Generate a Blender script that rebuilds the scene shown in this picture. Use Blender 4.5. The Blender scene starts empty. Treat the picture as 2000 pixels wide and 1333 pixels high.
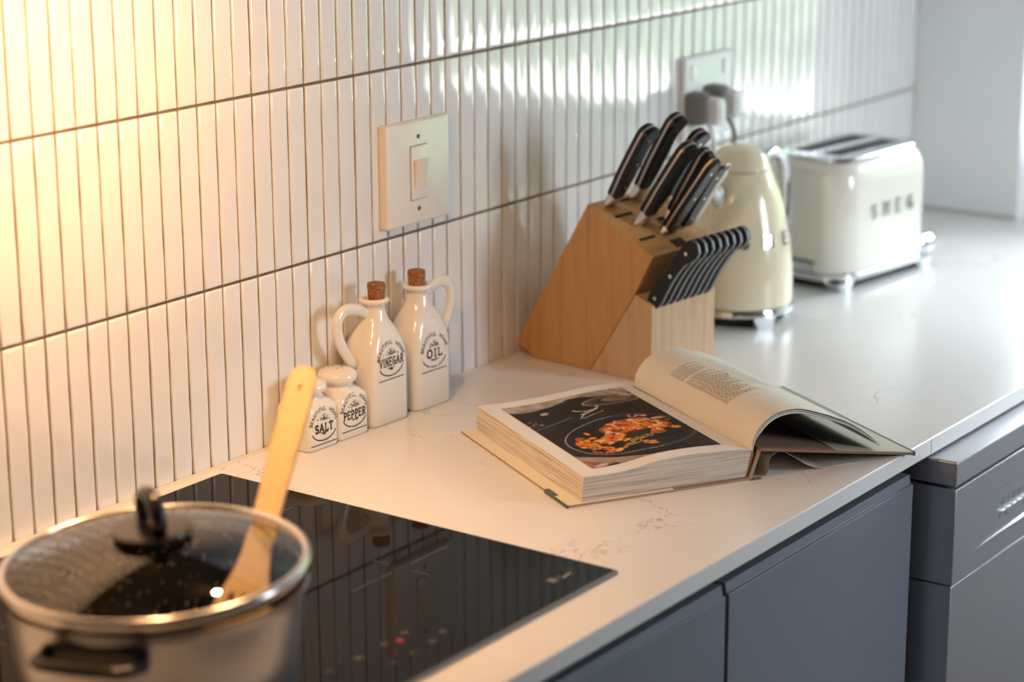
import bpy, math, random
from mathutils import Vector, Matrix
import mathutils
random.seed(7)
sc = bpy.context.scene
COL = sc.collection
H = 0.9                      # worktop height above the floor

# ------------------------------------------------------------------ camera, world, lights, exposure
cam_d = bpy.data.cameras.new('camera'); cam = bpy.data.objects.new('camera', cam_d); COL.objects.link(cam)
R0 = (0.5816414850392082, -0.8134344095961017, -0.004200495973788493)
R1 = (-0.21496295131224868, -0.14872363030583383, -0.9652316879132085)
R2 = (0.7845279551708226, 0.5623217433762411, -0.261362094577222)
cam.matrix_world = Matrix(((R0[0], -R1[0], -R2[0], -1.47814), (R0[1], -R1[1], -R2[1], -1.65890),
                           (R0[2], -R1[2], -R2[2], 0.79174 + H), (0, 0, 0, 1)))
cam_d.sensor_width = 36.0; cam_d.lens = 4400.3 * 36 / 2000
cam_d.clip_start = 0.05; cam_d.clip_end = 100
cam_d.dof.use_dof = True; cam_d.dof.focus_distance = 2.50; cam_d.dof.aperture_fstop = 3.0
sc.camera = cam
sc.view_settings.view_transform = 'Standard'; sc.view_settings.look = 'None'
sc.view_settings.exposure = 0.0; sc.view_settings.gamma = 1.0; sc.view_settings.use_curve_mapping = False
world = bpy.data.worlds.new('world'); sc.world = world; world.use_nodes = True
bg = world.node_tree.nodes['Background']
bg.inputs[0].default_value = (0.83, 0.91, 1.0, 1); bg.inputs[1].default_value = 25.0

def light(name, kind, loc, energy, color, rot=(0, 0, 0), parent=None, **kw):
    d = bpy.data.lights.new(name, kind); d.energy = energy; d.color = color
    for k, v in kw.items(): setattr(d, k, v)
    o = bpy.data.objects.new(name, d); COL.objects.link(o); o.location = loc; o.rotation_euler = rot
    if parent: o.parent = parent
    return o
sun = light('sun', 'SUN', (0, 0, 6), 90.0, (1.0, 0.96, 0.9), angle=0.01)
sun.rotation_euler = Vector((0.45, 0.05, -0.85)).to_track_quat('-Z', 'Y').to_euler()
WARM = (1.0, 0.545, 0.24)
LAMP_POWER = 3.45
portal = light('window_daylight', 'AREA', (2.08, -.65, 1.27), 1, (1, 1, 1), (0, math.radians(90), 0), shape='RECTANGLE', size=.56, size_y=.92)
portal.data.cycles.is_portal = True
portal2 = light('added_fill_portal', 'AREA', (1.40, -2.26, 1.45), 1, (1, 1, 1), (math.radians(90), 0, 0), shape='RECTANGLE', size=.46, size_y=.82)  # portal of the added front window that supplies fill light
portal2.data.cycles.is_portal = True

# ------------------------------------------------------------------ materials
def mat(name, color=(.8, .8, .8), rough=.5, metal=0.0, coat=0.0, emit=None, spec=.5, trans=0, alpha=1, sheen=0, coat_rough=.03):
    m = bpy.data.materials.new(name); m.use_nodes = True
    p = m.node_tree.nodes['Principled BSDF']
    p.inputs['Base Color'].default_value = (*color, 1); p.inputs['Roughness'].default_value = rough
    p.inputs['Metallic'].default_value = metal; p.inputs['Coat Weight'].default_value = coat
    p.inputs['Coat Roughness'].default_value = coat_rough
    p.inputs['Specular IOR Level'].default_value = spec; p.inputs['Transmission Weight'].default_value = trans
    if emit: p.inputs['Emission Color'].default_value = (*emit[0], 1); p.inputs['Emission Strength'].default_value = emit[1]
    return m
def nt(m): return m.node_tree.nodes, m.node_tree.links, m.node_tree.nodes['Principled BSDF']
def coords(m, scale=(1, 1, 1), kind='Object', rot=(0, 0, 0)):
    n, l, p = nt(m); tc = n.new('ShaderNodeTexCoord'); mp = n.new('ShaderNodeMapping')
    mp.inputs['Scale'].default_value = scale; mp.inputs['Rotation'].default_value = rot
    l.new(tc.outputs[kind], mp.inputs['Vector']); return mp.outputs[0]
def noise(m, vec, scale, detail=3, rough=.5, dist=0):
    n, l, p = nt(m); t = n.new('ShaderNodeTexNoise'); t.inputs['Scale'].default_value = scale
    t.inputs['Detail'].default_value = detail; t.inputs['Roughness'].default_value = rough; t.inputs['Distortion'].default_value = dist
    l.new(vec, t.inputs['Vector']); return t.outputs['Fac']
def ramp(m, fac, stops):
    n, l, p = nt(m); r = n.new('ShaderNodeValToRGB'); l.new(fac, r.inputs[0])
    els = r.color_ramp.elements
    while len(els) < len(stops): els.new(.5)
    for e, (pos, c) in zip(els, stops): e.position = pos; e.color = (*c, 1) if len(c) == 3 else c
    return r.outputs[0]
def bump(m, fac, strength, dist=.001):
    n, l, p = nt(m); b = n.new('ShaderNodeBump'); b.inputs['Strength'].default_value = strength
    b.inputs['Distance'].default_value = dist; l.new(fac, b.inputs['Height']); l.new(b.outputs[0], p.inputs['Normal']); return b
def mathn(m, op, a, b=None, c=None):
    n, l, p = nt(m); q = n.new('ShaderNodeMath'); q.operation = op
    for i, s in enumerate((a, b, c)):
        if s is None: continue
        if isinstance(s, (int, float)): q.inputs[i].default_value = s
        else: l.new(s, q.inputs[i])
    return q.outputs[0]

# glazed kit-kat tile: each tile has its own faint tone, the glaze ripples along its length
M_tile = mat('glazed_tile', (.81, .80, .78), .07, coat=.4)
v_ = coords(M_tile, (1, 1, 1)); f1 = noise(M_tile, coords(M_tile, (26, 26, 7)), 1.0, 2)
bump(M_tile, f1, .40, .0014)
M_grout = mat('grout', (.16, .12, .08), .9)
f = noise(M_grout, coords(M_grout), 60, 4); n, l, p = nt(M_grout)
l.new(ramp(M_grout, f, [(.3, (.12, .088, .055)), (.7, (.20, .155, .105))]), p.inputs['Base Color'])
# white quartz worktop with thin broken veins
M_stone = mat('white_quartz', (.83, .815, .79), .24, spec=.4)
vec = coords(M_stone, (1, 1, 1)); n, l, p = nt(M_stone)
nz = noise(M_stone, vec, 7.0, 7, .62, .35)
line = mathn(M_stone, 'ABSOLUTE', mathn(M_stone, 'SUBTRACT', nz, .5))
line = mathn(M_stone, 'SUBTRACT', 1.0, mathn(M_stone, 'MULTIPLY', line, 190.0))
line = mathn(M_stone, 'MAXIMUM', line, 0.0)
mask = noise(M_stone, vec, 5.2, 1)
mask = mathn(M_stone, 'MULTIPLY', mathn(M_stone, 'MAXIMUM', mathn(M_stone, 'SUBTRACT', mask, .580), 0.0), 12.0)
veins = mathn(M_stone, 'MINIMUM', mathn(M_stone, 'MULTIPLY', line, mask), .75)
mx = n.new('ShaderNodeMix'); mx.data_type = 'RGBA'; l.new(veins, mx.inputs['Factor'])
cl = noise(M_stone, vec, 3.0, 4)
l.new(ramp(M_stone, cl, [(.3, (.80, .785, .76)), (.7, (.85, .84, .815))]), mx.inputs['A']); mx.inputs['B'].default_value = (.36, .31, .27, 1)
l.new(mx.outputs['Result'], p.inputs['Base Color'])
M_ceramic = mat('cream_ceramic', (.84, .80, .72), .12, coat=.6)
M_ink = mat('brown_black_ink', (.035, .03, .028), .45)
M_cork = mat('cork', (.33, .15, .06), .85)
f = noise(M_cork, coords(M_cork), 420, 3); n, l, p = nt(M_cork)
l.new(ramp(M_cork, f, [(.35, (.12, .045, .02)), (.6, (.42, .19, .075))]), p.inputs['Base Color'])
M_plate = mat('switch_plastic', (.80, .76, .68), .28)
M_rocker = mat('rocker_plastic', (.85, .74, .60), .25)
M_white = mat('white_plastic', (.8, .8, .8), .3)
M_greyplast = mat('grey_plastic', (.20, .19, .18), .5)
M_paint = mat('white_wall_paint', (.92, .92, .92), .6)
M_taupe = mat('taupe_wall_paint', (.42, .40, .37), .7)
M_floor = mat('floor_boards', (.32, .24, .17), .4)
f = noise(M_floor, coords(M_floor, (1, 12, 1)), 3, 4); n, l, p = nt(M_floor)
l.new(ramp(M_floor, f, [(.3, (.24, .17, .11)), (.7, (.38, .28, .19))]), p.inputs['Base Color'])

def wood(name, c1, c2, scale, rot=(0, 0, 0), s=1.0, rough=.42):
    m = mat(name, c1, rough); n, l, p = nt(m); vec = coords(m, scale, rot=rot)
    f = noise(m, vec, s, 5, .6, .6); l.new(ramp(m, f, [(.3, c1), (.52, c2), (.72, c1)]), p.inputs['Base Color']); bump(m, f, .06, .0005); return m
M_wood_side = wood('acacia_wood_warm_lit', (.43, .215, .066), (.58, .315, .11), (14, 60, 5), rot=(math.radians(-30), 0, 0))  # orange deepened: the warm lamp's light is put into the wood colour
M_wood_front = wood('acacia_upright_cool_lit', (.50, .31, .16), (.63, .43, .26), (75, 75, 4))  # upright grain; paler copy of that wood, cool daylight put into the colour
M_wood_spoon = wood('beech_wood', (.46, .295, .105), (.54, .355, .14), (70, 70, 6), rough=.5)
M_slot = mat('slot_dark', (.03, .018, .01), .9)
M_black = mat('black_handle_plastic', (.012, .011, .011), .34, spec=.35)
M_steel = mat('polished_steel', (.66, .63, .60), .22, 1.0)
M_tang = mat('brushed_tang', (.62, .52, .46), .35, 1.0)
M_tang_grey = mat('satin_tang', (.30, .31, .32), .45, 1.0)
M_chrome = mat('chrome', (.72, .74, .77), .12, 1.0)
M_cream = mat('cream_enamel', (.85, .745, .53), .15, coat=.5)
M_cream_light = mat('ivory_enamel', (.84, .80, .70), .15, coat=.5)
M_dark = mat('dark_inside', (.012, .012, .013), .6)
M_glassblack = mat('black_hob_glass', (.006, .006, .007), .03)
M_glassblack.node_tree.nodes['Principled BSDF'].inputs['IOR'].default_value = 1.16
M_hobmark = mat('hob_print', (.20, .19, .18), .5)
M_hobline = mat('hob_line_print', (.16, .15, .14), .5)
M_red = mat('red_led', (.3, .01, .01), .4, emit=((1, .05, .04), .06))
M_bevel = mat('hob_bevelled_edge', (.18, .19, .20), .3)
M_cab = mat('graphite_cabinet_lacquer', (.195, .21, .25), .42)
M_cab_edge = mat('graphite_cabinet_edge', (.20, .215, .25), .38)
M_dw = mat('dishwasher_silver', (.56, .57, .61), .34, .75)
M_dw_side = mat('dishwasher_side', (.16, .155, .155), .5, .3)
M_dw_lid = mat('dishwasher_lid_silver', (.50, .50, .54), .30, .55)
M_dw_white = mat('dishwasher_button', (.80, .83, .88), .25, .3)
M_dw_mark = mat('dishwasher_print', (.06, .065, .075), .5)
M_pot = mat('pot_grey_metallic', (.50, .50, .52), .34, .85)
M_pot_in = mat('pot_speckled_inside', (.012, .012, .012), .5, spec=.12)
f = noise(M_pot_in, coords(M_pot_in), 230, 1); n, l, p = nt(M_pot_in)
l.new(ramp(M_pot_in, f, [(.665, (.008, .008, .007)), (.70, (.45, .40, .28))]), p.inputs['Base Color'])
M_pot_handle = mat('pot_handle_black', (.015, .016, .018), .22)
M_rim = mat('lid_rim_steel', (.74, .70, .66), .2, 1.0)
M_paper = mat('page_paper', (.80, .775, .73), .55)
M_paper_in = mat('page_paper_cream', (.78, .74, .63), .5)
M_board = mat('book_board_brown', (.27, .17, .11), .8)
M_boardcut = mat('book_cut_edge', (.40, .29, .21), .8)
M_jacket = mat('book_jacket', (.80, .77, .66), .35)
M_jacket_green = mat('book_jacket_green', (.03, .085, .06), .3)
M_jacket_yellow = mat('book_endpaper_yellow', (.82, .76, .60), .5)
M_text = mat('page_text_ink', (.17, .14, .10), .7)
M_text_pale = mat('page_ink_grazing_pale', (.33, .35, .29), .7)  # paler copy of the text ink, grazing-angle sheen put into the colour
M_hood = mat('hood_steel', (.10, .10, .10), .5, .5)
M_page_dark = mat('page_near_black', (.02, .018, .016), .4)  # near-black tone of the innermost sheet
M_lampglass = mat('lamp_lens', (1, .9, .75), .4, emit=(WARM, 14))
M_pave = mat('pale_paving', (.62, .61, .58), .8)
f = noise(M_pave, coords(M_pave), 8, 3); n, l, p = nt(M_pave); l.new(ramp(M_pave, f, [(.3, (.55, .54, .51)), (.7, (.68, .67, .63))]), p.inputs['Base Color'])
M_leaf = mat('hedge_leaves', (.05, .10, .04), .6)
f = noise(M_leaf, coords(M_leaf), 9, 4); n, l, p = nt(M_leaf)
l.new(ramp(M_leaf, f, [(.35, (.022, .045, .020)), (.65, (.10, .16, .07))]), p.inputs['Base Color'])
# page block edge: fine leaf lines
M_edge = mat('page_edges', (.70, .62, .52), .75); n, l, p = nt(M_edge)
f = noise(M_edge, coords(M_edge, (6, 6, 900)), 1.0, 3, .7)
l.new(ramp(M_edge, f, [(.36, (.34, .27, .21)), (.52, (.74, .68, .59)), (.75, (.80, .75, .66))]), p.inputs['Base Color']); bump(M_edge, f, .5, .0006)

def thin_glass(name, tint=(.93, .94, .93), ior=1.5):
    m = bpy.data.materials.new(name); m.use_nodes = True; n = m.node_tree.nodes; l = m.node_tree.links
    n.remove(n['Principled BSDF']); out = n['Material Output']
    t = n.new('ShaderNodeBsdfTransparent'); t.inputs[0].default_value = (*tint, 1)
    g = n.new('ShaderNodeBsdfGlossy'); g.inputs['Roughness'].default_value = .02; g.inputs['Color'].default_value = (1, 1, 1, 1)
    fr = n.new('ShaderNodeFresnel'); fr.inputs['IOR'].default_value = ior
    mx = n.new('ShaderNodeMixShader'); l.new(fr.outputs[0], mx.inputs[0]); l.new(t.outputs[0], mx.inputs[1]); l.new(g.outputs[0], mx.inputs[2])
    l.new(mx.outputs[0], out.inputs[0]); return m
M_glass = thin_glass('lid_glass', ior=1.5)
M_pane = thin_glass('window_pane', (.96, .97, .97), 1.45)

# ------------------------------------------------------------------ mesh helpers
class MB:
    def __init__(s): s.v = []; s.f = []; s.mi = []
    def add(s, vs, fs, mi=0):
        b = len(s.v); s.v += [tuple(x) for x in vs]; s.f += [tuple(i + b for i in f) for f in fs]; s.mi += [mi] * len(fs); return b
    def box(s, x0, x1, y0, y1, z0, z1, mi=0):
        vs = [(x, y, z) for x in (x0, x1) for y in (y0, y1) for z in (z0, z1)]
        s.add(vs, [(0, 1, 3, 2), (4, 6, 7, 5), (0, 4, 5, 1), (2, 3, 7, 6), (0, 2, 6, 4), (1, 5, 7, 3)], mi)
    def loft(s, rings, cap0=True, cap1=True, closed=True, mi=0):
        n = len(rings[0]); vs = [p for r in rings for p in r]; fs = []
        for i in range(len(rings) - 1):
            for j in range(n if closed else n - 1):
                k = (j + 1) % n; fs.append((i * n + j, i * n + k, (i + 1) * n + k, (i + 1) * n + j))
        if cap0: fs.append(tuple(range(n))[::-1])
        if cap1: fs.append(tuple((len(rings) - 1) * n + j for j in range(n)))
        s.add(vs, fs, mi)
    def lathe(s, prof, n=48, c=(0, 0), mi=0, cap0=True, cap1=True):
        s.loft([[(c[0] + r * math.cos(2 * math.pi * k / n), c[1] + r * math.sin(2 * math.pi * k / n), z) for k in range(n)] for z, r in prof], cap0, cap1, True, mi)
    def tube(s, path, r, n=12, flat=1.0, up=(0, 0, 1), cap=True, mi=0, closed=False):
        P = [Vector(p) for p in path]; up = Vector(up); rings = []
        for i, p in enumerate(P):
            if closed: t = P[(i + 1) % len(P)] - P[i - 1]
            else: t = P[min(i + 1, len(P) - 1)] - P[max(i - 1, 0)]
            t.normalize(); a = t.cross(up)
            if a.length < 1e-4: a = t.cross(Vector((1, 0, 0)))
            a.normalize(); b = a.cross(t).normalized(); rr = r[i] if isinstance(r, (list, tuple)) else r
            rings.append([p + a * rr * math.cos(2 * math.pi * k / n) + b * rr * flat * math.sin(2 * math.pi * k / n) for k in range(n)])
        if closed: rings.append(rings[0]); cap = False
        s.loft(rings, cap, cap, True, mi)
    def prism(s, poly, a, b, axis=0, mi=0):
        """poly of 2D points extruded between a and b along axis (0: x, points are y,z; 1: y, points are x,z; 2: z, points are x,y)"""
        def P(q, t): return (t, q[0], q[1]) if axis == 0 else (q[0], t, q[1]) if axis == 1 else (q[0], q[1], t)
        s.loft([[P(q, a) for q in poly], [P(q, b) for q in poly]], True, True, True, mi)
    def build(s, name, mats, parent=None, smooth=None, bevel=0, seg=3, loc=None, rot=None, sub=0):
        me = bpy.data.meshes.new(name); me.from_pydata(s.v, [], s.f); me.validate()
        if not isinstance(mats, (list, tuple)): mats = [mats]
        for m in mats: me.materials.append(m)
        if len(me.polygons) == len(s.mi):
            for p, i in zip(me.polygons, s.mi): p.material_index = i
        import bmesh
        bm = bmesh.new(); bm.from_mesh(me); bmesh.ops.remove_doubles(bm, verts=bm.verts, dist=1e-7); bmesh.ops.recalc_face_normals(bm, faces=bm.faces); bm.to_mesh(me); bm.free()
        if smooth is not None:
            for p in me.polygons: p.use_smooth = True
            me.set_sharp_from_angle(angle=math.radians(smooth))
        o = bpy.data.objects.new(name, me); COL.objects.link(o)
        if parent: o.parent = parent
        if loc: o.location = loc
        if rot: o.rotation_euler = rot
        if bevel:
            b = o.modifiers.new('bevel', 'BEVEL'); b.width = bevel; b.segments = seg; b.limit_method = 'ANGLE'; b.angle_limit = math.radians(40); b.harden_normals = False
            for p in me.polygons: p.use_smooth = True
            me.set_sharp_from_angle(angle=math.radians(35))
        if sub:
            q = o.modifiers.new('sub', 'SUBSURF'); q.levels = sub; q.render_levels = sub
        return o
def tag(o, label=None, cat=None, group=None, kind=None):
    if label: o['label'] = label
    if cat: o['category'] = cat
    if group: o['group'] = group
    if kind: o['kind'] = kind
    return o
def thing(name, label, cat, loc, rz=0, group=None):
    o = bpy.data.objects.new(name, None); COL.objects.link(o); o.location = loc; o.rotation_euler = (0, 0, rz); o.empty_display_size = .02
    return tag(o, label, cat, group)
def struct(mb, name, m, **k): return tag(mb.build(name, m, **k), kind='structure')
def rrect(hx, hy, r, z, n=6, cx=0, cy=0):
    r = min(r, hx * .9999, hy * .9999); out = []
    for sx, sy, a0 in ((1, 1, 0), (-1, 1, 90), (-1, -1, 180), (1, -1, 270)):
        for k in range(n + 1):
            a = math.radians(a0 + 90 * k / n); out.append((cx + sx * (hx - r) + r * math.cos(a), cy + sy * (hy - r) + r * math.sin(a), z))
    return out
def lerp(a, b, t): return a + (b - a) * t
def interp(tab, x):
    if x <= tab[0][0]: return tab[0][1]
    for (a, p), (b, q) in zip(tab, tab[1:]):
        if x <= b: return lerp(p, q, (x - a) / (b - a))
    return tab[-1][1]
def smooth_path(pts, n=6):
    """Catmull-Rom through pts (tuples of any length)"""
    P = [pts[0]] + list(pts) + [pts[-1]]; out = []
    for i in range(1, len(P) - 2):
        for k in range(n):
            t = k / n; a, b, c, d = P[i - 1], P[i], P[i + 1], P[i + 2]
            out.append(tuple(.5 * (2 * b[j] + (c[j] - a[j]) * t + (2 * a[j] - 5 * b[j] + 4 * c[j] - d[j]) * t * t + (3 * b[j] - a[j] - 3 * c[j] + d[j]) * t ** 3) for j in range(len(b))))
    out.append(tuple(pts[-1])); return out

# ------------------------------------------------------------------ stroke lettering
def arc(cx, cy, rx, ry, a0, a1, n=8): return [(cx + rx * math.cos(math.radians(a0 + (a1 - a0) * k / n)), cy + ry * math.sin(math.radians(a0 + (a1 - a0) * k / n))) for k in range(n + 1)]
def sf(x, y, w=.13): return [(x - w, y), (x + w, y)]
GL = {  # letter: (width, strokes, serif strokes)
 'A': (.82, [[(.06, 0), (.41, 1)], [(.41, 1), (.76, 0)], [(.2, .34), (.62, .34)]], [sf(.06, 0), sf(.76, 0)]),
 'B': (.66, [[(.1, 0), (.1, 1)], [(.1, 1), (.34, 1)] + arc(.34, .76, .24, .24, 90, -90) + [(.1, .52)], [(.1, .52), (.36, .52)] + arc(.36, .26, .26, .26, 90, -90) + [(.1, 0)]], []),
 'E': (.64, [[(.58, 1), (.1, 1), (.1, 0), (.6, 0)], [(.1, .52), (.46, .52)]], [[(.58, 1.02), (.58, .82)], [(.6, 0), (.6, .2)], sf(.1, 0, .1), sf(.1, 1, .1)]),
 'F': (.6, [[(.56, 1), (.1, 1), (.1, 0)], [(.1, .52), (.44, .52)]], [sf(.1, 0)]),
 'G': (.76, [arc(.4, .5, .32, .5, 50, 360) , [(.72, .42), (.42, .42)], [(.72, .42), (.72, .1)]], []),
 'H': (.76, [[(.12, 0), (.12, 1)], [(.64, 0), (.64, 1)], [(.12, .52), (.64, .52)]], [sf(.12, 0), sf(.12, 1), sf(.64, 0), sf(.64, 1)]),
 'I': (.36, [[(.18, 0), (.18, 1)]], [sf(.18, 0), sf(.18, 1)]),
 'L': (.6, [[(.12, 1), (.12, 0), (.56, 0)]], [sf(.12, 1), [(.56, 0), (.56, .24)]]),
 'M': (.92, [[(.1, 0), (.12, 1), (.46, .2), (.8, 1), (.82, 0)]], [sf(.1, 0), sf(.82, 0)]),
 'N': (.78, [[(.12, 0), (.12, 1), (.66, 0), (.66, 1)]], [sf(.12, 0), sf(.66, 1)]),
 'O': (.82, [arc(.41, .5, .33, .5, 0, 360, 16)], []),
 'P': (.66, [[(.12, 0), (.12, 1), (.34, 1)] + arc(.34, .74, .26, .26, 90, -90) + [(.12, .48)]], [sf(.12, 0)]),
 'R': (.72, [[(.12, 0), (.12, 1), (.34, 1)] + arc(.34, .76, .24, .24, 90, -90) + [(.12, .52)], [(.34, .52), (.64, 0)]], [sf(.12, 0), sf(.64, 0, .09)]),
 'S': (.62, [arc(.32, .75, .22, .25, 30, 270) + arc(.32, .25, .24, .25, 90, -150)], []),
 'T': (.7, [[(.05, 1), (.65, 1)], [(.35, 1), (.35, 0)]], [[(.05, 1.02), (.05, .78)], [(.65, 1.02), (.65, .78)], sf(.35, 0)]),
 'U': (.76, [[(.12, 1), (.12, .3)] + arc(.38, .3, .26, .3, 180, 360) + [(.64, 1)]], [sf(.12, 1), sf(.64, 1)]),
 'V': (.8, [[(.06, 1), (.4, 0), (.74, 1)]], [sf(.06, 1), sf(.74, 1)]),
 's': (.56, [arc(.28, .5, .18, .17, 30, 270) + arc(.28, .17, .2, .17, 90, -150)], []),
 'm': (.9, [[(.1, 0), (.1, .66)], [(.1, .45)] + arc(.28, .45, .18, .2, 180, 0) + [(.46, 0)], [(.46, .45)] + arc(.64, .45, .18, .2, 180, 0) + [(.82, 0)]], []),
 'e': (.64, [[(.1, .34), (.54, .34)] + arc(.32, .34, .22, .32, 0, 310)], []),
 'g': (.66, [arc(.32, .34, .22, .32, 0, 360, 12), [(.54, .64), (.54, -.1)] + arc(.32, -.12, .22, .18, 0, -150)], []),
 ' ': (.5, [], [])}
def stroke(mb, pts, w, fn, mi=0):
    for (x0, y0), (x1, y1) in zip(pts, pts[1:]):
        L = math.hypot(x1 - x0, y1 - y0)
        if L < 1e-9: continue
        dx, dy = (x1 - x0) / L, (y1 - y0) / L; e = w * .45
        x0_, y0_, x1_, y1_ = x0 - dx * e, y0 - dy * e, x1 + dx * e, y1 + dy * e; nx, ny = -dy * w / 2, dx * w / 2
        mb.add([fn(x0_ - nx, y0_ - ny), fn(x1_ - nx, y1_ - ny), fn(x1_ + nx, y1_ + ny), fn(x0_ + nx, y0_ + ny)], [(0, 1, 2, 3)], mi)
def text(mb, s, h, fn, cx=0, cy=0, bold=.17, gap=.16, serif=True, width=None, mi=0):
    W = sum(GL[c][0] for c in s) + gap * (len(s) - 1); sx = h if width is None else width / W; x = cx - W * sx / 2; y0 = cy - h / 2
    for c in s:
        w, st, se = GL[c]
        for k in st: stroke(mb, [(x + a * sx, y0 + b * h) for a, b in k], bold * min(h, sx), fn, mi)
        if serif:
            for k in se: stroke(mb, [(x + a * sx, y0 + b * h) for a, b in k], bold * .55 * min(h, sx), fn, mi)
        x += (w + gap) * sx
def arc_text(mb, s, h, R, a0, a1, fn, cx=0, cy=0, bold=.18, serif=False):
    """letters of s along the circle of radius R from angle a0 to a1 (degrees)"""
    W = sum(GL[c][0] for c in s) + .16 * (len(s) - 1); x = 0
    for c in s:
        w, st, se = GL[c]
        def q(a, b, x=x):
            t = math.radians(a0 + (a1 - a0) * (x + a) / W); rr = R + b * h
            return (cx + rr * math.cos(t), cy + rr * math.sin(t))
        for k in st + (se if serif else []): stroke(mb, [q(a, b) for a, b in k], bold * h, fn)
        x += w + .16

# ================================================================== THE ROOM
X_END = 2.012
# tiled back wall: grout bed plus one bevelled, slightly uneven tile per cell, all one surface
PITCH, ROW = .029141, .2040
wb = MB(); wb.box(-2.2, X_END + .16, .0016, .14, 0, 2.5, 0)
rt = random.Random(3)
def tile(mb, x0, x1, z0, z1, zbase):
    jx = rt.uniform(-.0003, .0003); tx = rt.gauss(0, .0035); tz = rt.gauss(0, .0022); cx = (x0 + x1) / 2; cz = (z0 + z1) / 2
    rings = []
    for ins, y in ((0, .0022), (.0000, .0007), (.0005, .0000), (.0015, -.0004), (.0040, -.00050)):
        ring = []
        a, b, c, d = x0 + ins, x1 - ins, z0 + ins, z1 - ins; N = 9; r = max(.0012 - ins * .3, .0002)
        pts = []
        for (ax, az, bx, bz) in ((a, c, b, c), (b, c, b, d), (b, d, a, d), (a, d, a, c)):
            m = 2 if abs(bx - ax) > abs(bz - az) else N
            for k in range(m): pts.append((lerp(ax, bx, k / m), lerp(az, bz, k / m)))
        for (px, pz) in pts:
            w = .00022 * math.sin(pz * 61 + jx * 30000) + .00016 * math.sin(pz * 143 + jx * 50000 + (1 if px > cx else 4))
            ring.append((px + jx + (w if ins < .003 else w * .6), y + (px - cx) * tx + (pz - cz) * tz * .12, zbase + pz))
        rings.append(ring)
    mb.loft(rings, False, True, True, 1)
for i in range(-36, int(X_END / PITCH) + 1):
    for j in range(0, 4):
        x0 = i * PITCH + .0013; x1 = min((i + 1) * PITCH - .0013, X_END); z0 = j * ROW + (.0006 if j == 0 else .0016); z1 = (j + 1) * ROW - .0016
        if x1 - x0 > .004: tile(wb, x0, x1, z0, z1, H)
for i in range(-72, -36):
    wb.box(i * PITCH + .0013, (i + 1) * PITCH - .0013, 0, .002, H, H + 4 * ROW, 1)
wb.box(-2.2, X_END + .16, -.002, .0016, H + 4 * ROW, 2.5, 2)
wb.box(-2.2, X_END, -.0006, .0016, 0, H - .02, 2)
struct(wb, 'wall_back', [M_grout, M_tile, M_paint], smooth=50)
# end wall with the tall window opening that starts just beyond the tile corner
we = MB(); Y0, Y1, ZT = -.196, -1.12, H + .62
we.box(X_END, X_END + .16, Y0, .0016, 0, 2.5); we.box(X_END, X_END + .16, Y1, Y0, 0, H - .03); we.box(X_END, X_END + .16, Y1, Y0, ZT, 2.5)
we.box(X_END, X_END + .16, -2.3, Y1, 0, 2.5)
struct(we, 'wall_right', M_paint)
ww_ = MB(); ww_.box(-3.1, -3.0, -2.4, .14, 0, 2.5); struct(ww_, 'wall_left', M_taupe)
ww_ = MB(); ww_.box(-3.0, 1.14, -2.4, -2.3, 0, 2.5); ww_.box(1.66, X_END + .16, -2.4, -2.3, 0, 2.5); ww_.box(1.14, 1.66, -2.4, -2.3, 1.9, 2.5); ww_.box(1.14, 1.66, -2.4, -2.3, 0, 1.0); struct(ww_, 'wall_front', M_taupe)
ww_ = MB()
for a, c, e, g_ in ((1.14, 1.17, 1.0, 1.9), (1.63, 1.66, 1.0, 1.9), (1.17, 1.63, 1.86, 1.9), (1.17, 1.63, 1.0, 1.04)): ww_.box(a, c, -2.38, -2.32, e, g_)
d_ = struct(ww_, 'added_fill_window', M_white, bevel=.003); ww_ = MB(); ww_.box(1.17, 1.63, -2.355, -2.350, 1.04, 1.86); ww_.build('window_pane', M_pane, d_)  # unseen window added for cool fill light on the fronts and far end
ww_ = MB(); ww_.box(-3.0, -2.2, .0016, .14, 0, 2.5); struct(ww_, 'wall_back_return', M_paint)
tr = MB(); tr.box(X_END - .0015, X_END + .0, -.195, -.002, H, H + .0035); struct(tr, 'trim_1', mat('sealant_grey', (.42, .42, .38), .6))
tr = MB(); tr.prism([(0.0, 0), (-.0032, 0), (0.0, .0032)], -1.05, X_END, 0); o = struct(tr, 'trim_2', mat('sealant_cream', (.74, .66, .54), .5)); o.location = (0, -.0008, H)
wn = MB(); fx0, fx1 = X_END + .05, X_END + .10
for y0, y1, z0, z1 in ((Y0 - .010, Y0, H - .03, ZT), (Y1, Y1 + .05, H - .03, ZT), (Y1, Y0, H - .03, H + .115), (Y1, Y0, ZT - .05, ZT), (-.72, -.68, H + .56, ZT)):
    wn.box(fx0, fx1, y0, y1, z0, z1)
wf = struct(wn, 'window_1', M_white, bevel=.003)
wp = MB(); wp.box(X_END + .072, X_END + .076, Y1 + .02, Y0 - .005, H, ZT - .02); wp.build('window_pane', M_pane, wf)
sl = MB(); sl.box(X_END, X_END + .16, Y1, Y0, H - .03, H - .002); struct(sl, 'window_sill', M_stone)
fl = MB(); fl.box(-3.1, X_END, -2.4, 0, -.1, 0); struct(fl, 'floor', M_floor)
ce = MB(); ce.box(-3.1, X_END + .6, -2.4, .14, 2.5, 2.6); struct(ce, 'ceiling', M_taupe)
pv = MB(); pv.box(X_END + .16, 9.6, -9, 4, -.2, -.1); struct(pv, 'terrace_paving', M_pave)
hd = MB(); rh = random.Random(5)
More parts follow.
